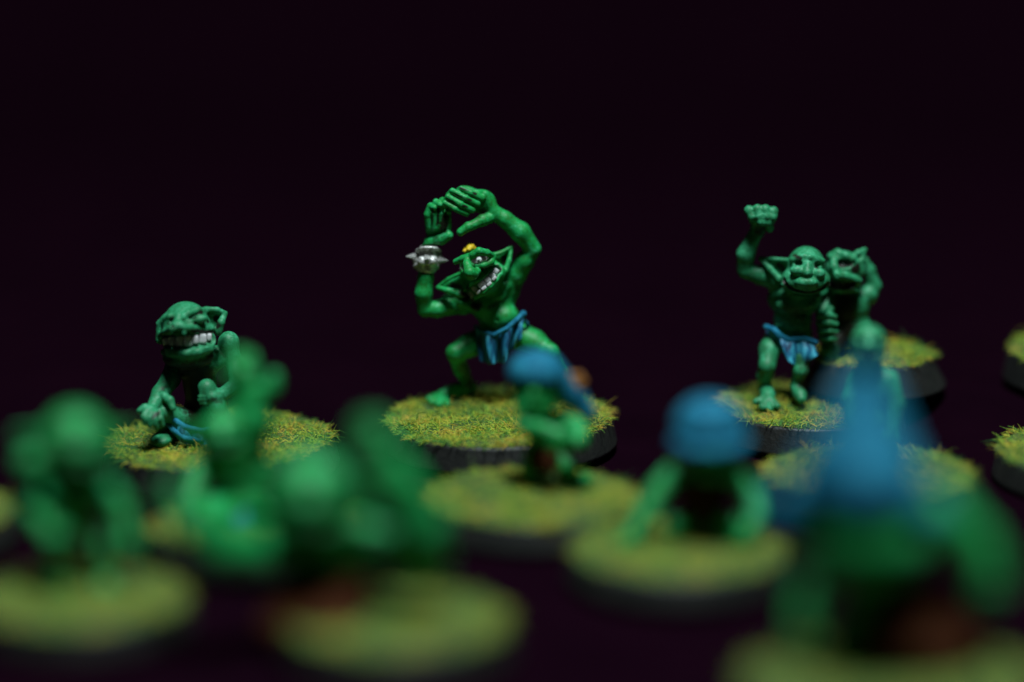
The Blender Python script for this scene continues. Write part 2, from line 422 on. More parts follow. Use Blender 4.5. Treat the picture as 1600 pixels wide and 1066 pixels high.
def fingers(S, spec, r, k=1.5):
    for pts in spec:
        n = len(pts); S.chain([(p, r*(1.0-0.10*i)) for i, p in enumerate(pts)], k)

#==============================================================================  FIGURES

def figure_clasping():
    f = Figure(782, 655, hb=42, tilt=(0, -1.5))
    make_base(f, 350, 366, 11, 9000, mounds=[(-78, 92, 34, 7), (100, 95, 30, 6), (-20, 80, 60, 5)], bare=[(-58, 84, 12), (-84, 92, 24), (-100, 74, 18)])
    S = Sculpt(f, 630, 925, 280, 665, -30, 190, 1.5)
    # legs
    S.chain([((762, 526, 88), 20), ((736, 538, 72), 18), ((714, 549, 58), 14)], 6)
    S.chain([((714, 550, 60), 13), ((722, 574, 82), 12), ((734, 600, 108), 8)], 5)
    S.chain([((736, 604, 108), 11), ((714, 609, 98), 13), ((694, 615, 90), 11)], 6)
    for t_ in ((670, 620, 86), (675, 626, 70), (686, 630, 58), (701, 631, 52)):
        mx = (690*0.55+t_[0]*0.45, 615*0.55+t_[1]*0.45, 92*0.55+t_[2]*0.45)
        S.chain([((698, 612, 92), 7.5), (mx, 6.5), (t_, 5.6)], 2)
    S.chain([((806, 520, 86), 23), ((838, 536, 74), 20), ((862, 553, 60), 15)], 6)
    S.ell((864, 552, 56), (13, 11, 14), k=5)
    S.chain([((864, 556, 62), 14), ((876, 584, 86), 13), ((884, 608, 108), 8.5)], 5)
    S.chain([((884, 614, 108), 9), ((898, 624, 98), 9), ((908, 630, 88), 7)], 6)
    for t_ in ((928, 634, 84), (922, 640, 72), (910, 643, 66)):
        S.chain([((905, 628, 92), 6), (t_, 4.6)], 2)
    # trunk
    S.ell((785, 522, 90), (38, 27, 24), k=6)
    S.ell((770, 468, 84), (41, 27, 29), roll=-12, k=8)
    S.cone((774, 478, 84), 29, (786, 508, 86), 28, 8)
    S.ell((789, 494, 70), (27, 22, 20), roll=8, k=5)
    S.ell((729, 471, 80), (18, 16, 17), k=7)
    S.ell((803, 450, 84), (16, 18, 22), k=8)
    S.cone((716, 466, 60), 5.5, (748, 481, 58), 6.5, 4)       # collar fold
    S.chain([((803, 428, 74), 7), ((797, 446, 66), 8), ((789, 461, 62), 7), ((781, 464, 60), 5)], 4)
    S.ell(S.s(782, 500, 0), (2.6, 5, 3.0), k=2, cut=True)
    # arm with the band
    S.chain([((728, 474, 78), 15), ((706, 474, 68), 15.5), ((688, 480, 62), 13), ((670, 481, 60), 11)], 5)
    S.chain([((668, 480, 60), 11), ((668, 455, 56), 13.5), ((672, 430, 58), 12), ((676, 388, 62), 9), ((681, 376, 62), 10)], 4)
    S.ell((694, 352, 68), (20, 10, 30), roll=-8, k=4)
    fingers(S, [[(680, 354, 56), (678, 334, 52), (683, 321, 52), (690, 324, 44)],
                [(689, 354, 53), (688, 332, 49), (692, 315, 50), (698, 320, 42)],
                [(699, 354, 53), (698, 332, 49), (702, 313, 50), (706, 321, 44)],
                [(709, 354, 56), (709, 338, 54), (711, 324, 56), (711, 330, 48)]], 6.4, 1.2)
    S.wash([(703, 356, 48), (706, 340, 46)], 9, 0.8); S.wash([(686, 372, 48), (700, 366, 44)], 7, 0.5)
    S.chain([((686, 374, 60), 9), ((699, 373, 52), 8), ((710, 367, 48), 7.5)], 3)
    # other arm
    S.chain([((803, 448, 82), 16), ((814, 428, 76), 16), ((828, 408, 70), 14.5), ((841, 392, 66), 11)], 5)
    S.chain([((841, 390, 66), 12.5), ((822, 364, 62), 15.5), ((798, 344, 60), 12.5), ((782, 332, 60), 11)], 5)
    S.ell((765, 316, 64), (22, 12, 19), roll=-35, k=4)
    S.ell((742, 303, 66), (20, 9, 12), roll=-20, k=4)
    S.cone((783, 334, 58), 9, (768, 305, 56), 7, 4)
    fingers(S, [[(763, 311, 50), (746, 303, 44), (732, 296, 46), (724, 301, 52)],
                [(756, 320, 47), (738, 311, 41), (718, 299, 44), (711, 305, 50)],
                [(748, 329, 45), (730, 320, 39), (711, 308, 42), (705, 315, 48)],
                [(739, 334, 45), (722, 327, 40), (706, 317, 43), (701, 324, 49)]], 5.6, 1.0)
    S.chain([((778, 340, 56), 9), ((764, 345, 48), 9.5), ((750, 352, 42), 7), ((741, 355, 40), 7.2), ((729, 363, 38), 6.6)], 2.5)
    # head
    S.cone((776, 445, 74), 18, (766, 440, 56), 18, 6)
    S.ell((753, 415, 46), (27, 28, 25), roll=20, k=4)
    S.ell((766, 438, 42), (35, 28, 21), roll=35, k=5)
    S.ell((783, 424, 40), (10, 14, 12), roll=35, k=4)
    S.tri((778, 402, 56), (807, 387, 66), (796, 426, 58), 2.6, 3)
    S.chain([((774, 400, 46), 4.0), ((790, 396, 50), 3.4), ((808, 386, 60), 2.4)], 1.5)
    S.chain([((808, 387, 60), 2.6), ((803, 408, 50), 4.0), ((797, 424, 44), 4.6), ((788, 427, 40), 4.5)], 1.5)
    S.tri((736, 426, 50), (689, 447, 62), (736, 464, 52), 2.6, 3)
    S.chain([((727, 426, 44), 3.2), ((708, 434, 48), 3.0), ((690, 446, 54), 2.4)], 1.5)
    S.chain([((690, 447, 54), 3.0), ((706, 452, 44), 5.0), ((724, 458, 38), 6.2), ((732, 460, 38), 4)], 1.5)
    S.wash([(797, 405, 56), (799, 416, 52)], 8, 0.9); S.wash([(714, 446, 50), (724, 450, 46)], 9, 0.9)
    S.wash([(672, 384, 54), (690, 384, 54)], 8, 0.75); S.wash([(684, 466, 50), (694, 462, 56)], 7, 0.6); S.wash([(668, 424, 50), (684, 424, 50)], 5, 0.7)
    for a_, b_ in (((754, 305, 42), (722, 292, 42)), ((747, 315, 38), (714, 302, 38)), ((740, 325, 36), (707, 311, 38))): S.wash([a_, b_], 2.6, 0.75)
    for x_ in (684, 693.5, 703.5): S.wash([(x_, 350, 46), (x_+2, 326, 44)], 3.2, 0.7)
    S.wash([(744, 338, 48), (764, 334, 52)], 9, 0.75); S.wash([(815, 448, 66), (812, 470, 66)], 7, 0.55); S.wash([(803, 466, 58), (770, 480, 54)], 6, 0.55)
    S.wash([(752, 540, 60), (744, 520, 70)], 8, 0.6); S.wash([(722, 566, 66), (734, 600, 96)], 12, 0.6); S.wash([(676, 492, 60), (720, 490, 68)], 8, 0.6); S.wash([(836, 420, 56), (846, 400, 56)], 5, 0.5)
    S.wash([(730, 448, 30), (742, 470, 40), (752, 476, 52)], 11, 0.95); S.wash([(735, 500, 60), (755, 508, 62)], 9, 0.6)
    # sockets, brows, eye pouch
    S.ell(S.s(756, 405, 1), (12.5, 11, 9.5), roll=25, k=2, cut=True)
    S.ell(S.s(730, 417, 3), (5, 7, 7), roll=20, k=2, cut=True)
    S.wash([S.s(748, 407, 0), S.s(757, 403, 0), S.s(765, 402, 0)], 9.5, 1.0); S.wash([S.s(731, 418, 0)], 6, 0.9)
    S.chain([((720, 409, 24), 4.6), ((731, 405, 18), 5.4), ((741, 401, 16), 5)], 2)
    S.chain([((741, 404, 14), 5.0), ((748, 399.5, 8), 5.6), ((757, 394.5, 6), 6.0), ((769, 397, 12), 5.4), ((779, 402, 26), 4.6)], 2)
    S.chain([((779, 403, 26), 4.6), ((775, 411, 18), 5.4), ((764, 416, 11), 5.0), ((752, 416, 10), 3.8)], 2)
    S.wash([S.s(748, 421, 0), S.s(760, 423, 0)], 3.2, 0.7)
    S.chain([((738, 405, 12), 5.4), ((738, 415, 2), 6.2), ((742, 427, -8), 9.6)], 3)
    S.ell((746, 430, -2), (12, 11, 9), roll=30, k=3)
    S.ell((754, 425, 6), (5.5, 6, 5), k=2)
    S.ell((736, 427, 6), (5, 6, 5), k=2)
    # grin
    arc = [(737, 461), (748, 454), (759, 448), (769, 440), (778, 431), (785, 421)]
    pts = [S.s(x, y, 2.5) for x, y in arc]
    up = [S.s(x-3.5, y-10.5, 1.5) for x, y in arc]; lo = [S.s(x+3.5, y+8.5, 1.0) for x, y in arc]
    S.chain([(p, 7.2) for p in pts], 1.2, cut=True)
    S.chain([(p, r) for p, r in zip(up, (3.0, 3.4, 4.0, 4.6, 4.6, 3.6))], 2.5)
    S.chain([(p, r) for p, r in zip(lo, (3.0, 4.2, 4.8, 4.6, 4.2, 3.4))], 2.5)
    S.chain([(S.s(786, 414, 2), 3.2), (S.s(791, 421, 2), 3.2), (S.s(790, 431, 2), 3.2)], 2)
    S.wash([p for p in pts], 7.5, 1.0); S.wash([S.s(736, 462, 1), S.s(744, 462, 1)], 8, 0.9)
    S.wash([S.s(757, 421, 0), S.s(768, 420, 1)], 3, 0.6); S.wash([S.s(797, 466, 3), S.s(775, 472, 3)], 5, 0.6)
    body = S.build('body', M['skin'], f.root)
    # teeth: an upper row and the tops of a lower row
    def on(x, y): return S.s(x, y, -2.6)
    for x, y, w, h_, rl in ((741, 457, 6, 6.5, 28), (749.5, 450.5, 9.5, 8.5, 32), (760, 445.5, 10.5, 9.5, 36), (769, 438.5, 8.5, 9.5, 40), (776.5, 431.5, 7.5, 9, 44), (782.5, 424.5, 6, 8, 50)):
        tooth(f, body, on(x, y), w+1.2, h_, 4, rl)
    for x, y, w, h_, rl in ((744.5, 462.5, 6, 5, 28), (754, 456.8, 7.5, 5, 34), (763, 451, 7.5, 5, 38), (771.5, 445, 7, 5, 42), (779.5, 436.5, 6.5, 5, 48)):
        tooth(f, body, S.s(x, y, -1.6), w+1.0, h_-0.5, 3.5, rl)
    eye(f, body, S.s(756.5, 406.5, 1.2), 4.7, (-0.12, -1, -0.05), 0.44)
    eye(f, body, S.s(730, 418.5, 3.4), 4.2, (-0.45, -1, 0.0), 0.5)
    # topknot
    K = Sculpt(f, 722, 762, 370, 402, 20, 75, 1.2)
    for x, y, d, r in ((737, 389, 46, 5), (743, 387, 42, 6.2), (748, 388, 46, 5), (742, 382, 48, 4), (735, 392, 40, 4), (747, 384, 44, 3.4), (741, 390, 36, 4)): K.ell((x, y, d), (r, r, r*0.85), k=1)
    K.build('topknot', M['yellow'], f.root)
    # band with spikes
    Bd = Sculpt(f, 648, 706, 376, 424, 20, 105, 1.2)
    Bd.cone((674, 413, 60), 16.5, (678, 391, 61), 16.5, 0)
    Bd.cone((672, 426, 60), 13, (680, 376, 61), 13, 2, cut=True)
    for y in (390, 414): Bd.chain([((675.5+(402-y)*0.18+18*math.cos(a), y+0.25*18*-math.sin(a)*-1, 60+18*math.sin(a)), 2.8) for a in np.linspace(0, 2*math.pi, 25)], 1)
    for a in np.linspace(0, 2*math.pi, 6, endpoint=False): Bd.ell(Bd.f.P(676, 402, 60)+np.array([17*math.cos(a), 17*math.sin(a), 0]), (8, 8, 8), k=2)
    band = Bd.build('wristband', M['steel'], f.root)
    s = f.s
    for p, dr, r, l in (((661, 398, 60), (-1, -0.25, 0.10), 6.6, 19), ((691, 403, 58), (1, -0.25, -0.08), 6.6, 17), ((675, 402, 44), (0.05, -1, 0.1), 6.5, 11), ((676, 403, 76), (0, 1, 0), 6.5, 14)):
        q = Vector(dr).to_track_quat('Z', 'Y').to_euler()
        share('spike', SPIKE, band, f.L(f.P(*p)), q, (r*s, r*s, l*s))
    # loincloth
    lc = cloth(f, f.root, [(747, 510, 66), (756, 518, 54), (776, 524, 46), (796, 515, 44), (812, 503, 50), (824, 492, 62)],
          [(752, 561, 62), (762, 568, 54), (776, 567, 48), (790, 568, 46), (801, 552, 44), (820, 526, 58)], folds=3.2, amp=13, phase=0.9)
    Rr = Sculpt(f, 740, 836, 480, 535, 20, 110, 1.3)
    Rr.chain([((747, 508, 66), 3.0), ((756, 517, 53), 3.2), ((776, 523, 44), 3.4), ((796, 514, 42), 3.6), ((812, 501, 48), 4.0), ((820, 493, 56), 3.6)], 1)
    Rr.ell((823, 491, 58), (5.5, 5, 5.5), k=1)
    Rr.chain([((820, 495, 56), 3.6), ((828, 506, 66), 3), ((832, 516, 84), 3)], 1)
    Rr.build('waistband', M['blue'], f.root)
    # pale stone set in the flock
    St = Sculpt(f, 705, 745, 615, 640, 40, 115, 1.3)
    St.ell((724, 629, 83), (15, 13, 5), k=1); St.ell((733, 631, 80), (9, 9, 4.5), k=2)
    St.build('stone', M['stone'], f.root)
    f.tag('goblin figurine with hands clasped overhead, yellow topknot, spiked wristband and toothy grin')
    return f

def figure_squatting():
    f = Figure(345, 688, ground=-0.13, hb=44, tilt=(0, -2))
    make_base(f, 352, 372, 23, 5200, mounds=[(-60, 40, 45, 8), (60, 60, 50, 7)], fib_len=14)
    S = Sculpt(f, 215, 420, 455, 715, -70, 160, 2.0)
    # folded legs and feet
    S.chain([((312, 660, 40), 24), ((286, 650, -5), 17), ((262, 640, -25), 13)], 6)
    S.chain([((262, 640, -22), 12), ((258, 652, -5), 11), ((256, 668, 10), 10)], 5)
    S.ell((255, 682, -20), (19, 26, 11), roll=10, k=5)
    S.chain([((340, 655, 40), 24), ((340, 628, 0), 17), ((330, 606, -32), 13)], 6)
    S.chain([((330, 606, -32), 12.5), ((344, 636, -38), 12.5), ((352, 672, -20), 10)], 5)
    S.ell((356, 690, -20), (18, 28, 11), roll=-8, k=5)
    # trunk
    S.ell((322, 645, 50), (34, 30, 32), k=8)
    S.cone((322, 630, 52), 26, (316, 575, 45), 27, 8)
    S.ell((316, 560, 45), (46, 30, 28), k=8)
    S.ell((367, 536, 45), (17, 17, 18), k=5)
    S.chain([((366, 540, 45), 14), ((376, 572, 38), 13), ((376, 602, 5), 12), ((352, 618, -30), 10)], 5)
    hand(S, (346, 620, -38), (-0.9, -0.3, 0.0), 9)
    S.chain([((284, 560, 40), 15), ((274, 588, 20), 15), ((258, 610, -10), 13.5), ((243, 634, -40), 9)], 5)
    S.ell((240, 640, -48), (12, 10, 13), roll=-30, k=3)
    fingers(S, [[(236, 636, -54), (231, 645, -62), (233, 655, -62)], [(243, 640, -58), (239, 650, -66), (241, 660, -64)],
                [(250, 642, -58), (248, 653, -66), (250, 663, -62)], [(256, 638, -52), (257, 650, -60), (259, 660, -58)]], 5.2)
    S.chain([((234, 630, -46), 5.5), ((225, 636, -48), 5)], 2)
    S.chain([((262, 614, -26), 7), ((272, 622, -36), 6.5), ((276, 634, -42), 5.5)], 3)
    # head
    S.ell((303, 510, 5), (38, 40, 40), k=5)
    S.ell((306, 532, -8), (42, 34, 27), roll=-2, k=6)
    S.ell((304, 556, 2), (40, 28, 19), k=6)
    S.tri((334, 486, 10), (365, 492, 18), (352, 520, 14), 3.0, 3)
    S.chain([((334, 484, 4), 4.5), ((352, 486, 8), 4.5), ((364, 492, 14), 4)], 2)
    S.chain([((364, 492, 14), 4.2), ((357, 506, 4), 6), ((353, 520, 4), 6)], 2)
    S.tri((272, 494, 10), (262, 503, 18), (262, 532, 14), 3.0, 3)
    S.chain([((272, 492, 4), 4.5), ((262, 502, 10), 5), ((259, 528, 10), 5)], 2)
    S.wash([S.s(350, 498, 0), S.s(352, 510, 0)], 6, 0.9)
    e1, e2 = S.s(316, 494, 1), S.s(283, 500, 1)
    S.ell(e1, (18, 7, 5.5), roll=18, k=2, cut=True); S.ell(e2, (10, 7, 5.5), roll=-12, k=2, cut=True)
    S.wash([S.s(306, 497, 0), S.s(326, 490, 0)], 6, 0.95); S.wash([e2], 8, 0.9)
    S.chain([(S.s(297, 498, 0), 4.5), (S.s(308, 490, 1), 5), (S.s(322, 485, 1), 5), (S.s(335, 487, 2), 4.5)], 3)
    S.chain([(S.s(289, 497, 0), 4.5), (S.s(279, 493, 1), 4.5), (S.s(270, 496, 2), 4)], 3)
    S.ell(S.s(324, 500, -1), (13, 8, 7), roll=10, k=3)
    S.cone(S.s(294, 493, 0), 6, S.s(291, 507, -6), 8.5, 3); S.ell(S.s(291, 509, -3), (14, 9, 8), k=3)
    S.cone(S.s(302, 513, -2), 5, S.s(342, 514, 4), 6, 3); S.cone(S.s(282, 513, 0), 5, S.s(264, 520, 4), 6, 3)
    arc = [(266, 529), (280, 533), (300, 535), (320, 534), (340, 529)]
    pts = [S.s(x, y, 4) for x, y in arc]; lo = [S.s(x, y+17, 1) for x, y in arc]
    S.chain([(p, 11) for p in pts], 2, cut=True); S.wash(pts, 11, 1)
    S.chain([(p, 5) for p in lo], 3)
    S.wash([S.s(274, 568, 2), S.s(305, 574, 2), S.s(336, 566, 2)], 17, 0.9); S.wash([f.P(312, 590, 20), f.P(308, 655, 15)], 40, 1.0); S.wash([f.P(332, 606, -34)], 12, 0.7)
    for a_, b_ in (((300, 501), (318, 496)), ((318, 506), (338, 504)), ((296, 516), (320, 519)), ((322, 519), (344, 520)), ((276, 504), (284, 510))):
        pa, pb = S.s(*a_, 0), S.s(*b_, 0); S.cone(pa, 1.8, pb, 1.8, 2, cut=True); S.wash([pa, pb], 3.6, 0.85)
    S.wash([S.s(268, 510, 0), S.s(266, 522, 0)], 7, 0.6); S.wash([S.s(356, 545, 0), S.s(360, 556, 0)], 7, 0.6)
    S.wash([S.s(246, 648, 0), S.s(254, 640, 0)], 5, 0.6); S.wash([S.s(262, 606, 0), S.s(268, 600, 0)], 5, 0.5); S.wash([S.s(350, 628, 0), S.s(338, 625, 0)], 6, 0.6)
    body = S.build('body', M['skin_dull'], f.root)
    for x, y, w, h_, rl in ((270, 530, 9, 11, 6), (280, 530, 11, 14, 4), (292, 531, 12, 16, -3), (305, 531, 13, 17, 2), (317, 530, 9, 13, 0), (328, 529, 12, 15, -5), (338, 527, 7, 11, -6)):
        tooth(f, body, S.s(x, y, -3.0)+np.array([0, -3.0, 0]), w, h_, 7, rl)
    cloth(f, f.root, [(262, 648, -10), (284, 658, -34), (304, 668, -40), (330, 672, -40), (352, 660, -20)],
          [(268, 668, -14), (286, 688, -38), (306, 694, -46), (330, 698, -44), (350, 684, -24)], folds=3, amp=5, phase=2.0)
    B_ = Sculpt(f, 245, 370, 635, 690, -70, 20, 1.6)
    B_.chain([((262, 646, -10), 4.2), ((276, 652, -26), 4.6), ((292, 664, -38), 4.6), ((318, 671, -44), 4.4), ((340, 668, -36), 4.2), ((354, 658, -18), 4)], 1)
    B_.chain([((262, 652, -14), 3.6), ((274, 668, -34), 4), ((292, 682, -44), 4.2), ((318, 688, -48), 4)], 1)
    B_.build('waistband', M['blue'], f.root)
    f.tag('squatting goblin figurine baring a row of big pale teeth, leftmost in the sharp back row')

def figure_fist():
    f = Figure(1266, 635, hb=44)
    make_base(f, 284, 304, 31, 3800, mounds=[(-60, 10, 40, 9), (20, 40, 50, 8)], fib_len=14)
    S = Sculpt(f, 1130, 1320, 312, 660, -80, 110, 2.0)
    P0 = f.P; f.P = lambda x, y, d: P0(x, y, d-20)
    # legs
    S.chain([((1212, 530, 40), 18), ((1201, 548, 20), 16), ((1198, 574, 2), 13)], 5)
    S.chain([((1198, 574, 2), 12.5), ((1194, 590, 12), 12), ((1194, 606, 20), 9)], 4)
    S.chain([((1196, 608, 16), 11), ((1200, 620, -8), 11), ((1202, 628, -22), 9)], 4)
    for t_ in ((1182, 630, -26), (1192, 638, -38), (1204, 641, -42), (1215, 636, -36)): S.chain([((1200, 622, -14), 7), (t_, 5.5)], 2)
    S.chain([((1242, 535, 36), 19), ((1252, 560, 10), 14), ((1250, 580, 2), 12), ((1244, 602, 8), 9)], 5)
    S.chain([((1244, 606, 6), 10), ((1250, 618, -8), 10), ((1252, 624, -16), 8)], 4)
    # trunk
    S.ell((1235, 522, 46), (32, 26, 26), k=7)
    S.ell((1236, 500, 40), (30, 25, 22), k=6)
    S.ell((1238, 468, 40), (42, 28, 30), k=7)
    S.ell(S.s(1226, 480, 2), (17, 9, 10), roll=-10, k=4); S.ell(S.s(1256, 478, 2), (17, 9, 10), roll=10, k=4)
    for y in (496, 510): S.cone(S.s(1214, y, 0), 4.5, S.s(1252, y+2, 0), 4.5, 4)
    S.ell((1208, 442, 38), (17, 16, 16), k=5)
    # raised arm and fist
    S.chain([((1206, 440, 36), 13), ((1186, 433, 30), 15), ((1164, 428, 26), 12)], 5)
    S.chain([((1160, 426, 26), 12), ((1162, 402, 22), 14.5), ((1172, 378, 20), 10.5), ((1180, 362, 20), 10)], 4)
    S.ell((1186, 345, 20), (22, 16, 17), k=4); S.cone((1184, 352, 20), 15, (1180, 366, 20), 11, 5)
    fingers(S, [[(1167, 336, 14), (1166, 336, 0), (1171, 346, -4), (1174, 348, 4)], [(1179, 334, 14), (1179, 334, -2), (1182, 345, -6), (1184, 348, 2)],
                [(1191, 334, 14), (1191, 334, -2), (1193, 345, -6), (1194, 348, 2)], [(1203, 336, 14), (1203, 337, 0), (1203, 346, -4), (1202, 349, 4)]], 8.0, 3)
    S.chain([((1198, 362, 10), 7), ((1196, 354, -4), 6.5), ((1184, 354, -8), 6)], 3)
    # other arm behind the companion
    S.chain([((1270, 448, 44), 15), ((1290, 452, 84), 12), ((1304, 456, 118), 10)], 5)
    # head
    S.ell((1255, 418, 8), (29, 31, 30), k=4)
    S.ell((1255, 440, 0), (38, 28, 23), k=6)
    S.tri((1230, 411, 14), (1183, 407, 26), (1214, 440, 18), 3.0, 3)
    S.chain([((1232, 411, 6), 4), ((1206, 409, 14), 3.6), ((1184, 408, 22), 3)], 2); S.chain([((1184, 408, 22), 3), ((1200, 424, 10), 5), ((1214, 440, 6), 6)], 2)
    S.wash([S.s(1212, 418, 0), S.s(1220, 424, 0)], 6, 0.9)
    S.wash([S.s(1243, 416, 0)], 7, 0.85); S.wash([S.s(1272, 418, 0)], 7, 0.85)
    S.ell(S.s(1243, 415, 2), (10, 6, 4.5), roll=-15, k=2, cut=True); S.ell(S.s(1272, 417, 2), (9, 6, 4.5), roll=15, k=2, cut=True)
    S.ell(S.s(1242, 427, -1), (12, 8, 8), k=3); S.ell(S.s(1275, 431, -1), (10, 8, 9), k=3)
    S.cone(S.s(1258, 418, 0), 5, S.s(1257, 430, -4), 8.5, 3); S.cone(S.s(1234, 410, 0), 5, S.s(1252, 405, 0), 5, 3); S.cone(S.s(1260, 406, 0), 5, S.s(1280, 411, 0), 5, 3)
    S.ell(S.s(1256, 445, -1), (17, 8, 8), k=4)
    arc = [(1221, 444), (1230, 455), (1244, 461), (1260, 463), (1276, 459), (1288, 450)]
    gr = [S.s(x, y-3, 1.5) for x, y in arc]; lp = [S.s(x, y+4, 0) for x, y in arc]
    S.chain([(p, 3.4) for p in gr], 2, cut=True); S.wash(gr, 5, 1)
    S.chain([(p, 4.2) for p in lp], 2.5)
    S.wash([f.P(1228, 492, 6), f.P(1262, 500, 6)], 22, 0.55); S.wash([S.s(1185, 366, 0)], 14, 0.7); S.wash([f.P(1258, 540, 10), f.P(1258, 600, 5)], 20, 0.75)
    S.wash([S.s(1236, 404, 0), S.s(1246, 408, 0)], 5, 0.7)
    body = S.build('body', M['skin_dull'], f.root)
    cloth(f, f.root, [(1194, 514, 26), (1208, 520, 10), (1228, 536, 2), (1250, 534, 2), (1272, 540, 8)],
          [(1196, 524, 24), (1214, 540, 8), (1232, 568, -6), (1254, 570, -6), (1277, 556, 4)], folds=2.3, amp=7, phase=1.0, hem=8)
    B_ = Sculpt(f, 1180, 1295, 500, 560, -20, 90, 1.8)
    B_.chain([((1195, 513, 26), 4.5), ((1208, 518, 10), 5), ((1218, 528, 0), 5), ((1232, 533, 0), 4), ((1256, 530, 4), 4), ((1272, 536, 8), 4.5)], 1)
    B_.build('waistband', M['blue'], f.root)
    f.tag('goblin figurine punching one fist straight up, head lowered, at the right of the back row')

def figure_companion():
    f = Figure(1366, 556, ground=0.44, hb=48, tilt=(0, -1))
    make_base(f, 182, 226, 41, 3600, mounds=[(30, 0, 60, 4)], fib_len=12)
    S = Sculpt(f, 1265, 1395, 385, 590, -90, 110, 2.0)
    S.chain([((1318, 520, -20), 20), ((1300, 545, -45), 15), ((1298, 565, -30), 11)], 5)
    S.chain([((1340, 520, -20), 20), ((1356, 545, -40), 15), ((1354, 562, -30), 11)], 5)
    S.ell((1298, 574, -40), (12, 20, 8), k=4); S.ell((1356, 572, -40), (12, 20, 8), k=4)
    S.ell((1330, 510, -16), (32, 26, 28), k=7)
    S.ell((1326, 478, -18), (34, 26, 32), k=7)
    S.cone((1322, 455, -20), 18, (1322, 435, -30), 18, 6)
    S.ell((1356, 462, -14), (16, 16, 16), k=5)
    S.chain([((1358, 460, -14), 13), ((1366, 448, -10), 11), ((1358, 424, -12), 9.5), ((1350, 410, -14), 8)], 4)
    S.chain([((1300, 462, -30), 13), ((1288, 488, -50), 11), ((1294, 500, -62), 9)], 4)
    fingers(S, [[(1282, 496, -66), (1296, 494, -74), (1306, 497, -70)], [(1282, 507, -66), (1297, 506, -75), (1308, 508, -70)],
                [(1284, 518, -64), (1298, 518, -73), (1308, 519, -68)], [(1286, 529, -60), (1299, 530, -70), (1307, 530, -66)]], 6, 1.5)
    S.chain([((1292, 494, -64), 7), ((1300, 485, -66), 6)], 3)
    # head
    S.ell((1318, 420, -44), (27, 27, 26), k=4)
    S.ell((1320, 442, -46), (27, 25, 17), k=5)
    S.tri((1332, 408, -36), (1351, 392, -28), (1347, 430, -32), 3, 3)
    S.chain([((1330, 407, -44), 4.5), ((1341, 398, -42), 5), ((1351, 393, -34), 4)], 2)
    S.chain([((1351, 393, -34), 3.5), ((1346, 410, -44), 4.5), ((1347, 428, -44), 5.5)], 2)
    S.ell(S.s(1319, 415, 2), (14, 8, 7), k=2, cut=True); S.wash([S.s(1312, 416, 0), S.s(1328, 415, 0)], 8, 1)
    S.wash([S.s(1336, 424, 0), S.s(1342, 420, 0)], 8, 0.95)
    S.chain([(S.s(1300, 404, 0), 7), (S.s(1310, 399, 0), 7), (S.s(1322, 402, -1), 5.5), (S.s(1334, 408, -1), 4.5)], 3)
    S.chain([(S.s(1304, 408, -3), 6), (S.s(1305, 420, -6), 6), (S.s(1310, 432, -8), 7)], 3)
    S.chain([(S.s(1310, 434, -2), 5.5), (S.s(1326, 436, -2), 6), (S.s(1343, 441, 0), 5.5)], 2.5)
    arc = [(1298, 444), (1306, 452), (1318, 454), (1332, 450)]
    gr = [S.s(x, y-3, 1) for x, y in arc]; lp = [S.s(x, y+4, 0) for x, y in arc]
    S.chain([(p, 5) for p in gr], 2, cut=True); S.wash(gr, 8, 1); S.chain([(p, 3.2) for p in lp], 2)
    S.ell(S.s(1337, 455, 0), (8, 6, 5), k=2)
    S.wash([f.P(1320, 475, -45), f.P(1325, 540, -50)], 24, 0.8)
    body = S.build('body', M['skin_dull'], f.root)
    eye(f, body, S.s(1318, 416.5, 3.5), 4.2, (-0.3, -1, 0), 0.38); eye(f, body, S.s(1325, 416.0, 3.5), 4.0, (0.2, -1, 0), 0.45)
    f.tag('goblin figurine with one arm cocked behind its head, shoulder to shoulder with the fist raiser')

# the nearer rows, out of the lens's depth of focus
def near_base(f, wt, seed, n=2600, mounds=(), dw=16): return make_base(f, wt, wt+dw, seed, n, mounds, fib_len=15)
def simple_head(S, x, y, d, r, ears=True, look=0):
    """a goblin head: skull, jaw, brow, nose, pointed ears and a grin"""
    S.ell((x, y, d), (r*0.86, r*0.9, r*0.9), k=4)
    S.ell((x+look, y+r*0.55, d-r*0.15), (r*0.85, r*0.75, r*0.5), k=6)
    if ears:
        for sg in (-1, 1):
            S.tri((x+sg*r*0.7, y-r*0.3, d+4), (x+sg*r*1.6, y-r*0.25, d+10), (x+sg*r*0.8, y+r*0.5, d+4), 3.5, 4)
    for sg in (-1, 1):
        S.ell(S.s(x+look+sg*r*0.36, y-r*0.08, 2), (r*0.24, 6, r*0.13), roll=sg*15, k=2, cut=True)
        S.wash([S.s(x+look+sg*r*0.36, y-r*0.08, 0)], r*0.24, 0.9)
        S.cone(S.s(x+look+sg*r*0.12, y-r*0.2, -1), r*0.11, S.s(x+look+sg*r*0.6, y-r*0.32, 0), r*0.10, 3)
    S.cone(S.s(x+look, y-r*0.12, 0), r*0.14, S.s(x+look, y+r*0.25, -8), r*0.22, 3)
    gr = [S.s(x+look+u*r*0.62, y+r*0.62-abs(u)**2*r*0.2, 1.5) for u in (-1, -0.5, 0, 0.5, 1)]
    S.chain([(p, r*0.09) for p in gr], 2, cut=True); S.wash(gr, r*0.15, 1)
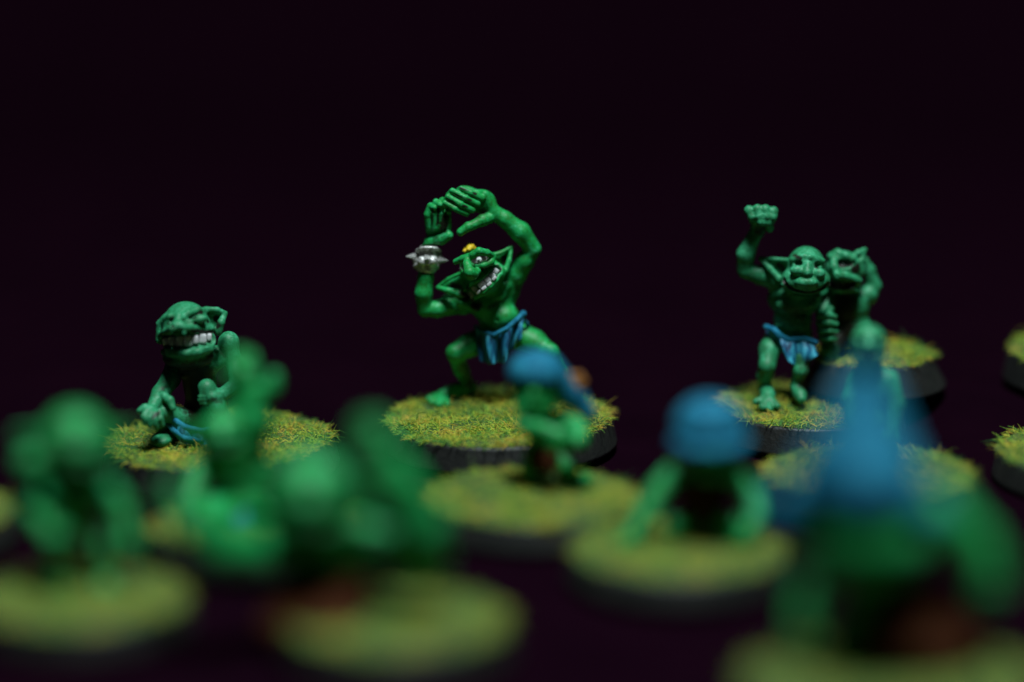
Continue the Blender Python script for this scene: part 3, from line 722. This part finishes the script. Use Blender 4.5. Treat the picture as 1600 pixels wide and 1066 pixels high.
def hand(S, p, dr, r=9, fist=False):
    """palm, four bent fingers and a thumb; dr points from the wrist to the fingertips"""
    p = S.pt(p); d = np.array(dr, float); d /= np.linalg.norm(d)
    side = np.cross(d, [0, -1, 0.01]); side /= np.linalg.norm(side); nrm = np.cross(side, d)
    S.cone(p, r*0.9, p+d*r*1.1, r*1.05, 4)
    for i, l in enumerate((1.0, 1.15, 1.1, 0.85)):
        b_ = p+d*r*1.4+side*(i-1.5)*r*0.62; m_ = b_+d*r*0.9*l-nrm*r*0.2
        e = m_+(d*0.2-nrm)*r*0.7 if fist else m_+d*r*0.7*l-nrm*r*0.35
        S.chain([(b_, r*0.40), (m_, r*0.36), (e, r*0.30)], 1.5)
    S.chain([(p+side*-r*0.8, r*0.45), (p-side*r*1.5+d*r*0.8, r*0.40), (p-side*r*1.6+d*r*1.5, r*0.34)], 3)

def figure_blue_hood():
    f = Figure(835, 778, hb=44)
    near_base(f, 336, 51, 3600, mounds=[(20, 100, 26, 12), (-75, 100, 50, 8)])
    S = Sculpt(f, 770, 950, 560, 790, -50, 170, 2.6)
    S.chain([((835, 708, 70), 17), ((828, 732, 60), 13), ((832, 748, 80), 10)], 5); S.ell((836, 752, 70), (14, 24, 9), k=4)
    S.chain([((868, 706, 70), 18), ((888, 728, 50), 14), ((884, 744, 70), 10)], 5); S.ell((905, 748, 55), (22, 20, 10), k=4)
    S.ell((852, 700, 72), (26, 22, 24), k=6); S.ell((850, 668, 68), (30, 22, 30), k=7)
    S.ell((838, 610, 40), (38, 34, 34), k=4); S.ell((834, 632, 30), (32, 28, 18), k=5)
    S.ell((834, 618, 6), (9, 10, 12), k=3)
    S.chain([((824, 650, 50), 14), ((818, 662, 20), 13), ((850, 672, 0), 11), ((872, 680, -6), 11)], 5)
    S.chain([((880, 652, 55), 15), ((904, 668, 35), 13), ((906, 688, 10), 12), ((880, 694, -2), 11)], 5)
    hand(S, (870, 682, -6), (1, -0.3, -0.25), 9, True); hand(S, (880, 694, -6), (-1, -0.3, 0.1), 9, True)
    body = S.build('body', M['skin'], f.root)
    H = Sculpt(f, 775, 950, 535, 665, -20, 110, 2.6)
    H.ell((838, 584, 42), (46, 42, 38), k=4); H.ell((834, 608, 24), (34, 30, 24), k=3, cut=True)
    H.chain([((868, 596, 52), 28), ((896, 618, 56), 20), ((916, 640, 54), 12), ((926, 655, 52), 6)], 7)
    H.build('hood', M['blue'], f.root)
    O = Sculpt(f, 872, 930, 560, 640, 10, 110, 2.2)
    O.ell((899, 597, 55), (15, 15, 14), k=1); O.cone((899, 604, 55), 8, (904, 622, 54), 7, 4)
    for a in range(6): O.ell(O.f.P(899+11*math.cos(a*1.05), 596+10*math.sin(a*1.05), 46), (6, 6, 6), k=2)
    O.build('bobble', M['orange'], f.root)
    T = Sculpt(f, 835, 885, 720, 765, 10, 80, 2.4)
    for i, (x, y) in enumerate(((855, 745), (848, 748), (862, 748), (856, 738))): T.ell((x, y, 40), (9, 10, 9), k=3)
    T.build('flock_tuft', M['mat'], f.root)
    cloth(f, f.root, [(828, 696, 40), (850, 704, 36), (872, 696, 42)], [(826, 730, 36), (850, 740, 30), (874, 728, 38)], folds=2, amp=4, material=M['brown'], name='kilt')
    f.tag('blue hooded goblin figurine with an orange bobble, standing in front of the clasping goblin')

def figure_blue_cap():
    f = Figure(1060, 860, hb=46)
    near_base(f, 336, 61, 2600, mounds=[(-60, 40, 40, 8)])
    S = Sculpt(f, 955, 1225, 625, 880, -60, 150, 2.8)
    S.chain([((1080, 812, 60), 20), ((1052, 822, 35), 15), ((1056, 840, 50), 11)], 5); S.ell((1052, 852, 35), (15, 22, 9), k=4)
    S.chain([((1118, 812, 60), 20), ((1150, 818, 35), 15), ((1146, 836, 50), 11)], 5); S.ell((1150, 848, 35), (15, 22, 9), k=4)
    S.ell((1108, 700, 30), (48, 40, 34), k=4); S.ell((1118, 732, 14), (42, 30, 20), k=6)
    S.ell((1118, 712, -20), (10, 14, 12), k=3)
    S.chain([((1052, 742, 55), 19), ((1026, 768, 40), 16), ((1010, 800, 20), 15), ((990, 832, 0), 12)], 5)
    hand(S, (984, 840, -4), (-0.5, -0.3, -1), 12)
    S.chain([((1150, 745, 55), 17), ((1178, 778, 40), 14), ((1182, 806, 15), 12), ((1166, 826, 0), 10)], 5)
    hand(S, (1164, 830, -2), (-0.4, -0.3, -1), 10)
    S.wash([f.P(1118, 735, -10)], 26, 0.45)
    body = S.build('body', M['skin'], f.root)
    T = Sculpt(f, 1040, 1175, 715, 845, 10, 130, 2.8)
    T.ell((1098, 800, 66), (40, 30, 32), k=6); T.ell((1100, 758, 66), (48, 32, 34), k=8)
    T.build('tunic', M['brown'], f.root)
    H = Sculpt(f, 1035, 1180, 605, 735, -40, 110, 2.6)
    H.ell((1106, 668, 32), (56, 52, 50), k=4); H.ell((1112, 728, 0), (50, 40, 30), k=6, cut=True)
    H.chain([((1054, 692, 10), 9), ((1078, 706, -14), 9), ((1112, 708, -24), 9), ((1146, 702, -10), 9), ((1162, 690, 14), 9)], 5)
    H.build('cap', M['blue'], f.root)
    f.tag('crouching goblin figurine in a round blue cap, long arms reaching down to its base')

def figure_behind_cap():
    f = Figure(1356, 738, hb=44)
    near_base(f, 334, 71, 2800)
    S = Sculpt(f, 1275, 1440, 490, 770, -60, 160, 2.8)
    simple_head(S, 1352, 535, 40, 32, ears=False)
    S.cone((1352, 560, 60), 20, (1356, 590, 66), 22, 6); S.ell((1360, 600, 66), (40, 28, 32), k=7); S.ell((1362, 650, 70), (30, 26, 34), k=7)
    S.chain([((1334, 590, 60), 16), ((1322, 620, 50), 13), ((1324, 655, 40), 11)], 5); hand(S, (1326, 660, 36), (0.3, -0.3, -1), 9)
    S.chain([((1386, 590, 60), 16), ((1400, 628, 52), 13), ((1396, 665, 42), 11)], 5); hand(S, (1394, 668, 38), (-0.3, -0.3, -1), 9)
    S.chain([((1348, 672, 70), 18), ((1334, 700, 55), 14), ((1336, 722, 60), 10)], 5); S.ell((1334, 730, 50), (14, 22, 9), k=4)
    S.chain([((1378, 672, 70), 18), ((1392, 700, 55), 14), ((1390, 720, 60), 10)], 5); S.ell((1392, 730, 50), (14, 22, 9), k=4)
    S.build('body', M['skin_dull'], f.root)
    cloth(f, f.root, [(1338, 666, 42), (1362, 672, 36), (1386, 666, 42)], [(1338, 702, 40), (1362, 708, 34), (1386, 700, 40)], folds=2, amp=4)
    f.tag('bald green goblin figurine half hidden behind the large blue hood at the right')

def figure_large_hood():
    f = Figure(1390, 1062, hb=52)
    near_base(f, 470, 81, 2600, mounds=[(-150, 10, 60, 10), (150, 60, 60, 14)])
    S = Sculpt(f, 1190, 1590, 640, 1080, -90, 220, 3.4)
    S.ell((1330, 720, 60), (60, 50, 55), k=5); S.ell((1358, 850, 0), (88, 60, 62), k=9); S.ell((1360, 850, 60), (80, 60, 60), k=9); S.ell((1370, 930, 100), (60, 42, 44), k=8)
    S.chain([((1410, 800, 60), 50), ((1462, 805, 50), 44), ((1520, 850, 50), 33), ((1542, 885, 30), 22)], 7); hand(S, (1544, 892, 26), (-0.2, -0.4, -1), 15)
    S.chain([((1300, 840, 80), 28), ((1276, 890, 60), 21), ((1256, 935, 40), 18), ((1248, 960, 30), 14)], 6); hand(S, (1246, 968, 26), (0.1, -0.4, -1), 13)
    S.chain([((1340, 950, 95), 30), ((1310, 1000, 60), 22), ((1316, 1035, 80), 15)], 6); S.ell((1310, 1052, 60), (24, 34, 12), k=5)
    S.chain([((1410, 950, 95), 30), ((1446, 1000, 60), 22), ((1440, 1030, 80), 15)], 6); S.ell((1450, 1048, 60), (24, 34, 12), k=5)
    S.build('body', M['skin'], f.root)
    H = Sculpt(f, 1160, 1490, 560, 890, -110, 200, 3.4)
    H.chain([((1342, 606, 60), 30), ((1340, 645, 54), 46), ((1340, 700, 44), 68), ((1352, 762, 20), 86)], 12)
    H.ell((1302, 735, 40), (66, 44, 52), roll=30, k=12)
    H.ell((1400, 790, 20), (74, 50, 36), roll=-15, k=10)
    H.ell((1242, 795, 66), (58, 34, 42), roll=30, k=10); H.cone((1226, 802, 62), 30, (1300, 765, 66), 46, 12)
    H.build('hood', M['blue'], f.root)
    K = Sculpt(f, 1310, 1580, 880, 1080, -30, 160, 3.6)
    for x_, d_ in ((1352, 70), (1376, 30), (1408, 10), (1442, 6), (1476, 16), (1508, 40), (1528, 76)):
        K.cone((1400+(x_-1400)*0.5, 925, 90+(d_-50)*0.4), 30, (x_, 1020-d_*0.25, d_), 26, 8)
    K.ell((1430, 985, 70), (78, 44, 52), k=10)
    K.build('robe', M['brown'], f.root)
    f.tag('largest goblin figurine in a tall pointed blue hood with cloak, blurred at the bottom right')

def figure_bottom_left():
    f = Figure(128, 935, hb=48)
    near_base(f, 334, 91, 2600)
    S = Sculpt(f, 0, 255, 620, 960, -70, 200, 3.2)
    simple_head(S, 126, 690, 50, 58)
    S.ell((60, 722, 60), (28, 20, 26), k=6)
    S.cone((120, 740, 70), 32, (118, 790, 85), 36, 8); S.ell((112, 775, 55), (56, 36, 42), k=8)
    S.chain([((72, 755, 80), 22), ((56, 792, 65), 17), ((72, 818, 25), 14)], 6); hand(S, (78, 834, 10), (1, -0.4, -0.2), 12)
    S.chain([((164, 755, 80), 22), ((190, 785, 70), 16), ((200, 820, 50), 14)], 6); hand(S, (200, 838, 36), (0.1, -0.4, -1), 12)
    S.chain([((104, 825, 85), 24), ((92, 860, 60), 18), ((94, 895, 70), 13)], 6); S.ell((92, 914, 50), (24, 32, 12), k=5)
    S.chain([((140, 825, 85), 24), ((156, 862, 62), 18), ((160, 895, 80), 13)], 6); S.ell((168, 912, 60), (20, 30, 12), k=5)
    S.build('body', M['skin'], f.root)
    cloth(f, f.root, [(92, 818, 50), (122, 828, 42), (152, 818, 50)], [(90, 862, 46), (122, 872, 38), (154, 860, 46)], folds=2.4, amp=5, material=M['brown'], name='kilt')
    f.tag('bald goblin figurine with hands held low, blurred at the left edge of the photo')

def figure_reaching():
    f = Figure(405, 818, hb=46)
    near_base(f, 340, 101, 2600)
    S = Sculpt(f, 250, 470, 540, 900, -120, 160, 3.0)
    # the raised arm
    S.chain([((378, 700, 40), 36), ((392, 655, 34), 34), ((390, 612, 30), 25)], 6); hand(S, (388, 604, 28), (-0.1, -0.2, 1), 18)
    S.chain([((408, 625, 26), 15), ((428, 606, 22), 14), ((432, 592, 20), 11)], 4)
    simple_head(S, 350, 676, 16, 40)
    S.ell((372, 730, 50), (50, 34, 42), k=8); S.ell((366, 775, 50), (42, 32, 36), k=8)
    S.chain([((340, 715, 40), 18), ((310, 740, 10), 15), ((300, 775, -20), 13)], 6); hand(S, (298, 780, -26), (-0.1, -0.4, -1), 11)
    S.chain([((350, 790, 30), 32), ((312, 815, -40), 32), ((322, 850, -60), 22), ((322, 856, -60), 16)], 6); S.ell((316, 862, -80), (22, 30, 12), k=5)
    S.chain([((390, 790, 40), 26), ((420, 800, -10), 20), ((412, 826, -10), 14)], 6); S.ell((416, 840, -30), (18, 28, 11), k=5)
    S.build('body', M['skin'], f.root)
    cloth(f, f.root, [(345, 792, 6), (368, 800, -4), (392, 792, 4)], [(342, 822, 0), (368, 832, -12), (394, 820, -4)], folds=2, amp=4)
    f.tag('goblin figurine stretching one arm up in front of the squatting one, blurred')

def figure_arms_wide():
    f = Figure(622, 968, hb=52)
    near_base(f, 352, 111, 2400)
    S = Sculpt(f, 260, 740, 650, 1010, -130, 220, 3.4)
    simple_head(S, 488, 772, 30, 76)
    S.ell((510, 850, 80), (82, 48, 58), k=9); S.ell((515, 900, 90), (64, 40, 50), k=8)
    S.chain([((570, 840, 85), 34), ((668, 880, 40), 34), ((660, 825, 10), 38), ((628, 764, 0), 35), ((610, 728, 0), 27)], 7)
    hand(S, (604, 714, -2), (-0.5, -0.2, 1), 19)
    S.ell((668, 876, 40), (36, 30, 32), k=6)
    S.chain([((470, 835, 85), 34), ((400, 860, 40), 38), ((345, 850, 0), 42), ((306, 810, -20), 28)], 7); hand(S, (292, 800, -24), (-0.4, -0.2, 1), 14)
    S.chain([((500, 930, 90), 28), ((478, 955, 50), 22), ((484, 980, 70), 15)], 6); S.ell((480, 992, 50), (24, 34, 12), k=5)
    S.chain([((560, 930, 90), 28), ((600, 945, 60), 22), ((604, 962, 90), 15)], 6); S.ell((612, 972, 80), (22, 32, 12), k=5)
    S.build('body', M['skin'], f.root)
    K = Sculpt(f, 385, 640, 840, 1060, -90, 190, 3.4)
    for x_, d_, r_ in ((440, 40, 22), (462, 6, 24), (492, -10, 24), (524, -8, 24), (552, 14, 24), (570, 50, 22), (500, 60, 50)):
        K.cone((510+(x_-510)*0.6, 900, 80+(d_-40)*0.4), 30, (x_-12, 988-d_*0.25, d_-24), r_+3, 7)
    K.build('kilt', M['brown'], f.root)
    f.tag('goblin figurine in a brown kilt with both arms spread wide, blurred at the bottom centre')

def figure_side(cx, cy, wt, seed, label, ground=0.0, hb=44):
    f = Figure(cx, cy, ground=ground, hb=hb)
    near_base(f, wt, seed, 3000)
    k = wt/340; X = lambda x, y, d: (cx+x*k, cy+y*k, 60*k+d*k)
    S = Sculpt(f, cx-110*k, cx+110*k, cy-250*k, cy+20, -40, 170, 3.0)
    simple_head(S, cx, cy-180*k, 45*k, 36*k)
    S.ell(X(0, -120, 6), (40*k, 28*k, 34*k), k=7); S.ell(X(0, -80, 6), (32*k, 26*k, 30*k), k=7)
    for sg in (-1, 1):
        S.chain([(X(34*sg, -135, 4), 15*k), (X(60*sg, -105, -8), 12*k), (X(52*sg, -70, -28), 10*k)], 5); hand(S, X(50*sg, -66, -30), (0, -0.3, -1), 9*k)
        S.chain([(X(14*sg, -62, 6), 18*k), (X(30*sg, -38, -10), 14*k), (X(26*sg, -20, 0), 10*k)], 5); S.ell(X(28*sg, -8, -14), (14*k, 22*k, 9*k), k=4)
    S.build('body', M['skin'], f.root)
    cloth(f, f.root, [X(-24, -66, -20), X(0, -60, -26), X(24, -66, -20)], [X(-24, -32, -20), X(0, -26, -28), X(24, -34, -22)], folds=2, amp=4)
    f.tag(label)
def figure_side_left(): figure_side(-146, 800, 334, 121, 'goblin figurine off the left edge, only its grassy base rim in view')
def figure_side_right(): figure_side(1728, 706, 336, 131, 'goblin figurine off the right edge, lower of the two base rims')
def figure_side_far(): figure_side(1708, 548, 262, 141, 'goblin figurine off the right edge, upper and farther of the two rims', 0.44, 48)

figure_clasping()
figure_squatting()
figure_fist()
figure_companion()
figure_blue_hood()
figure_blue_cap()
figure_behind_cap()
figure_large_hood()
figure_bottom_left()
figure_reaching()
figure_arms_wide()
figure_side_left()
figure_side_right()
figure_side_far()

# ---------------------------------------------------------------- ground: one sheet of black cloth that rises behind
def cloth_ground():
    nx, ny = 160, 150
    xs = np.linspace(-45, 45, nx); V = []; 
    for j in range(ny):
        u = j/(ny-1); y = -30 + u*75
        for x in xs:
            z = 0.0
            if y > 24: z += 30*((y-24)/21)**2.2
            z += 0.43*math.exp(-(((x-5.8)/2.3)**2 + ((y-2.2)/1.25)**2)**2)
            z -= 0.13*math.exp(-(((x+3.2)/2.6)**2 + ((y-1.0)/2.0)**2)**2)
            z += -0.05 + 0.03*math.sin(x*0.9+y*0.5)*math.sin(y*0.7-x*0.3)
            V.append((x, y, z))
    F = [(j*nx+i, j*nx+i+1, (j+1)*nx+i+1, (j+1)*nx+i) for j in range(ny-1) for i in range(nx-1)]
    o = mesh_obj('ground', V, F, M['cloth'], kind='structure')
    o['label'] = 'black cloth spread under the figurines and rising behind them as the backdrop'
cloth_ground()
